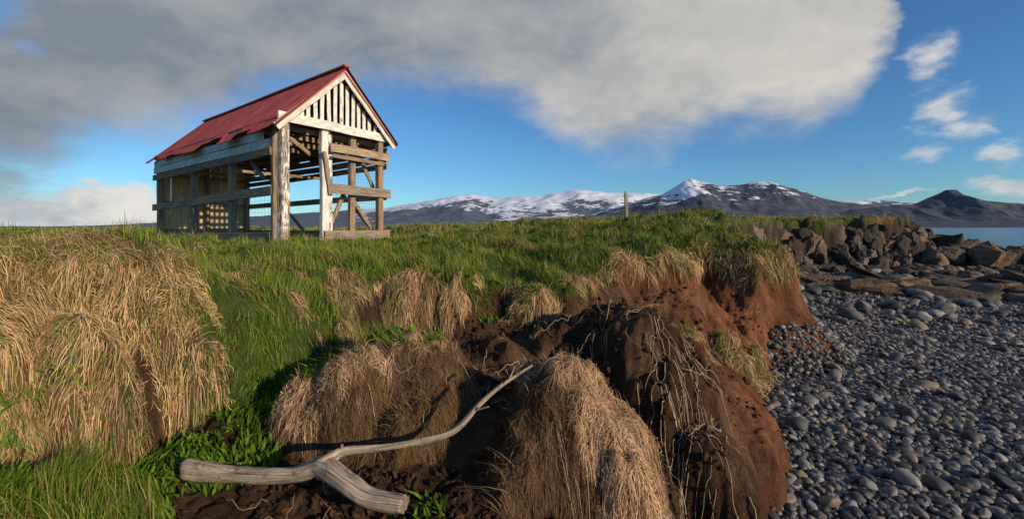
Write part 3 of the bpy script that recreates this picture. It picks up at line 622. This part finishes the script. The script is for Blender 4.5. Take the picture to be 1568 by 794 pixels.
# ---------------------------------------------------------------- mountains
def mtn_mat(name,hazed_rock1,hazed_rock2,hazed_snow=(.62,.68,.78)):  # distance haze is painted in as a blue tint of rock and snow
    m,nt=newmat(name); n=N(nt); P=n('ShaderNodeNewGeometry').outputs[0]; A=n('ShaderNodeAttribute',attribute_name='Col'); sp=n('ShaderNodeSeparateColor',{0:A.outputs[0]})
    mp=n('ShaderNodeMapping',{0:P,3:(1.,1.,2.5)}).outputs[0]
    f=n.noise(mp,.0035,9,.66,.4); g=n.noise(mp,.0011,6,.6)
    c=n.mix(n.sstep(f,.35,.65),hazed_rock1,hazed_rock2)
    s=n.m('ADD',sp.outputs[0],n.m('ADD',n.m('MULTIPLY',n.m('SUBTRACT',f,.5),1.7),n.m('MULTIPLY',n.m('SUBTRACT',g,.5),1.0)))
    c=n.mix(n.sstep(s,.5,.56),c,hazed_snow)
    b=n('ShaderNodeBump',{'Strength':.6,'Distance':50.,'Height':f}).outputs[0]
    n.out(n('ShaderNodeBsdfPrincipled',{'Base Color':c,'Roughness':.9,'Specular IOR Level':.1,'Normal':b}).outputs[0]); return m
def mtn(name,D,table,mat,snowf,depth=.35,amp=.16,seed=0):
    tb=np.array(table,float); tx=np.linspace((tb[0,0]-784)/660,(tb[-1,0]-784)/660,700); el=np.interp(tx,(tb[:,0]-784)/660,(348-tb[:,1])/660)
    rows=60; W=np.linspace(0,1.5,rows); V=[];C_=[]
    for w_ in W:
        Yd=D*(1-depth)+D*depth*w_
        pr=min(w_,1)**1.25 if w_<1 else 1-.5*(w_-1)
        X_=tx*D
        rid=1-np.abs(fbm(X_/D*9+seed,np.full(700,w_*2.2),5,90+seed))*2
        h=el*D*pr*(1+amp*(rid-.6)*2.2*(1-abs(w_-1)*.2)*(4*w_*(1-w_)+.05 if w_<1 else .05))
        h=h+D*.0012*fbm(X_/D*60,np.full(700,w_*8),3,95)
        V.append(np.stack([X_*(Yd/D)**.5,np.full(700,Yd),h+CAMZ-15*(w_<.02)],-1)); sn=snowf((X_/D)*660+784,h/np.maximum(el*D,1),el*D)+.25*(rid-.6); C_.append(np.stack([sn,sn,sn],-1))
    id_=np.arange(rows*700).reshape(rows,700); F=np.stack([id_[:-1,:-1],id_[:-1,1:],id_[1:,1:],id_[1:,:-1]],-1).reshape(-1,4)
    return mesh_np(name,np.concatenate(V),F,np.concatenate(C_),mat)
mtn('snowy_mountain_range',14000,[(-700,346),(0,346),(60,347),(140,346),(200,344),(330,335),(480,325),(590,318),(640,310),(700,299),(722,297),(760,303),(830,299),(880,290),(930,294),(1000,296),(1060,300),(1150,306),(1250,308),(1350,306),(1450,312),(1700,320),(1900,340)],
    mtn_mat('hazed_snowy_slopes',(.085,.115,.165),(.14,.17,.21),(.66,.73,.84)),lambda px,hf,e:.22+.66*np.clip(hf,0,1.1)*(px>560)-.3*(px<400)-.2*(px>1050)-.12*(px<760),.4,.14,3)
mtn('peaked_mountain',9500,[(830,345),(930,322),(990,303),(1015,297),(1035,285),(1048,276),(1058,273),(1068,276),(1085,280),(1112,284),(1150,279),(1175,277),(1200,284),(1225,291),(1250,301),(1290,309),(1360,318),(1500,332),(1700,345)],
    mtn_mat('hazed_dark_slopes',(.050,.066,.098),(.095,.11,.14),(.66,.72,.82)),lambda px,hf,e:.0+.42*np.clip(hf,0,1.1)*(px<1230)+.36*np.exp(-((px-1045)/32)**2)*(hf>.6),.35,.12,6)
mtn('coastal_mountain',7800,[(1180,346),(1260,330),(1300,322),(1350,316),(1400,312),(1430,302),(1450,290),(1464,289),(1475,298),(1510,307),(1560,311),(1620,318),(1800,326),(2000,346)],
    mtn_mat('hazed_coastal_slopes',(.048,.066,.098),(.085,.10,.125)),lambda px,hf,e:-.24+0*px,.3,.14,9)
# ---------------------------------------------------------------- world
SUN_EL=math.radians(16); sdx,sdy=.78,-.62; SUN_AZ=math.atan2(sdx,sdy)
w=bpy.data.worlds.new('World'); S.world=w; w.use_nodes=True; nt=w.node_tree; nt.nodes.clear(); n=N(nt)
sky=n('ShaderNodeTexSky'); sky.sky_type='NISHITA'; sky.sun_disc=False; sky.sun_elevation=SUN_EL; sky.sun_rotation=SUN_AZ; sky.air_density=1.0; sky.dust_density=.0; sky.ozone_density=3.
D_=n('ShaderNodeTexCoord').outputs['Generated']; sp=n('ShaderNodeSeparateXYZ',{0:D_})
az0=n.m('ARCTAN2',sp.outputs[0],sp.outputs[1]); el0=n.m('ARCSINE',sp.outputs[2])
st=n('ShaderNodeMapping',{0:D_,3:(1,1,1.9)}).outputs[0]
nA=n.noise(st,3.2,5,.55,.3); nB=n.noise(st,9.,7,.6,.2)
dn=n('ShaderNodeTexNoise',{'Vector':st,'Scale':5.,'Detail':6.,'Roughness':.6}); ds=n('ShaderNodeSeparateColor',{0:dn.outputs[1]})
az=n.m('ADD',az0,n.m('MULTIPLY',n.m('SUBTRACT',ds.outputs[0],.5),.16)); el=n.m('ADD',el0,n.m('MULTIPLY',n.m('SUBTRACT',ds.outputs[1],.5),.13))
def bear(px,py):
    a=math.atan((px-784)/660); return a,math.atan((348-py)/660*math.cos(a))
fc=n('ShaderNodeFloatCurve'); nt.links.new(n.m('DIVIDE',n.m('ADD',az,1.0),2.0),fc.inputs['Value'])
cv=fc.mapping.curves[0]; tab=[(-60,320),(0,310),(110,262),(240,232),(400,165),(560,145),(700,150),(800,178),(870,218),(950,242),(1010,236),(1100,206),(1210,200),(1290,178),(1330,120),(1365,30)]
pts=[(0.0,.2)]+[((bear(a,b_)[0]+1)/2,bear(a,b_)[1]) for a,b_ in tab]+[((bear(1400,0)[0]+1)/2,.75),(1.,1.)]
cv.points[0].location=pts[0]; cv.points[1].location=pts[-1]
for p_ in pts[1:-1]: cv.points.new(*p_)
fc.mapping.update()
low=n.m('SUBTRACT',el,fc.outputs[0])
low=n.m('ADD',low,n.m('MULTIPLY',n.m('SUBTRACT',nB,.5),.10))
big=n.sstep(low,-.03,.095)
thin=n.sstep(n.m('ADD',nA,n.m('MULTIPLY',low,1.2)),.35,.62)
big=n.m('MULTIPLY',big,n.m('MULTIPLY_ADD',thin,.22,.78))
def blob(px,py,wpx,hpx,soft=.5,nz=1.2,stg=1.):
    a,e=bear(px,py); a2,_=bear(px+wpx,py); ra=a2-a; re=hpx/660*math.cos(a)
    qx=n.m('DIVIDE',n.m('SUBTRACT',az,a),ra); qy=n.m('DIVIDE',n.m('SUBTRACT',el,e),re)
    d=n.m('SQRT',n.m('ADD',n.m('MULTIPLY',qx,qx),n.m('MULTIPLY',qy,qy)))
    d=n.m('SUBTRACT',1.,d); d=n.m('ADD',d,n.m('MULTIPLY',n.m('SUBTRACT',nB,.5),nz))
    return n.m('MULTIPLY',n.sstep(d,0.,soft),stg)
hole=n.m('MAXIMUM',blob(0,-10,90,60,.9,1.5,.8),blob(60,75,45,22,.9,1.5,.35))
big=n.m('MULTIPLY',big,n.m('SUBTRACT',1.,hole))
c2=n.m('MAXIMUM',blob(190,322,150,52,.45,1.3),blob(60,322,150,44,.45,1.3)); c2b=blob(20,275,120,40,.8,1.2,.7)
sm=[blob(1425,105,60,54,1.1,3.4,.8),blob(1465,165,60,50,1.1,3.4,.8),blob(1490,195,36,30,1.,2.6,.75),blob(1435,242,48,18,1.,2.2,.55),blob(1545,243,50,20,.9,2.,.8),blob(1560,285,100,26,.7,1.2,.75),blob(930,302,120,9,.8,.8,.9),blob(1380,302,90,5,.8,.8,.6)]
white=c2
for s_ in sm: white=n.m('MAXIMUM',white,s_)
rt=n.sstep(az0,-.35,.50)
v=n.m('ADD',n.m('MULTIPLY',rt,.62),n.m('MULTIPLY',n.m('SUBTRACT',nA,.46),1.5)); v=n.m('ADD',v,n.m('MULTIPLY',n.m('SUBTRACT',nB,.5),.6))
v=n.m('ADD',v,n.m('MULTIPLY',n.sstep(low,.25,.0),.12),cl=True)
STR=.1
def k_(c): return tuple(a/STR for a in c)
cb=n.mix(v,k_((.215,.255,.305)),k_((.66,.63,.58)))
cw=n.mix(n.sstep(nB,.35,.65),k_((.46,.50,.54)),k_((.78,.76,.72)))
skc=n.mix(1.,sky.outputs[0],(.60,.96,1.26,1),'MULTIPLY')
col=n.mix(white,skc,cw); col=n.mix(c2b,col,cb); col=n.mix(big,col,cb)
bg=n('ShaderNodeBackground',{0:col,1:STR}); n('ShaderNodeOutputWorld',{0:bg.outputs[0]})
sl=bpy.data.lights.new('sun','SUN'); sl.energy=5.; sl.angle=math.radians(.5); sl.color=(1,.78,.54); so=bpy.data.objects.new('sun',sl); S.collection.objects.link(so)
dv=Vector((sdx*math.cos(SUN_EL),sdy*math.cos(SUN_EL),math.sin(SUN_EL))); so.rotation_euler=dv.to_track_quat('Z','Y').to_euler(); so.location=(8,-8,12)
# ---------------------------------------------------------------- camera
ZM=1.; cxp,cyp=784,397
cd=bpy.data.cameras.new('camera'); cd.sensor_width=36; cd.lens=660*36/1568*ZM; cd.shift_x=(cxp-784)*ZM/1568; cd.shift_y=(348-cyp)*ZM/1568; cd.clip_start=.05; cd.clip_end=100000
co=bpy.data.objects.new('camera',cd); co.location=(0,0,CAMZ); co.rotation_euler=(math.radians(90),0,0); S.collection.objects.link(co); S.camera=co
S.view_settings.view_transform='Standard'; S.view_settings.look='None'; S.view_settings.exposure=0
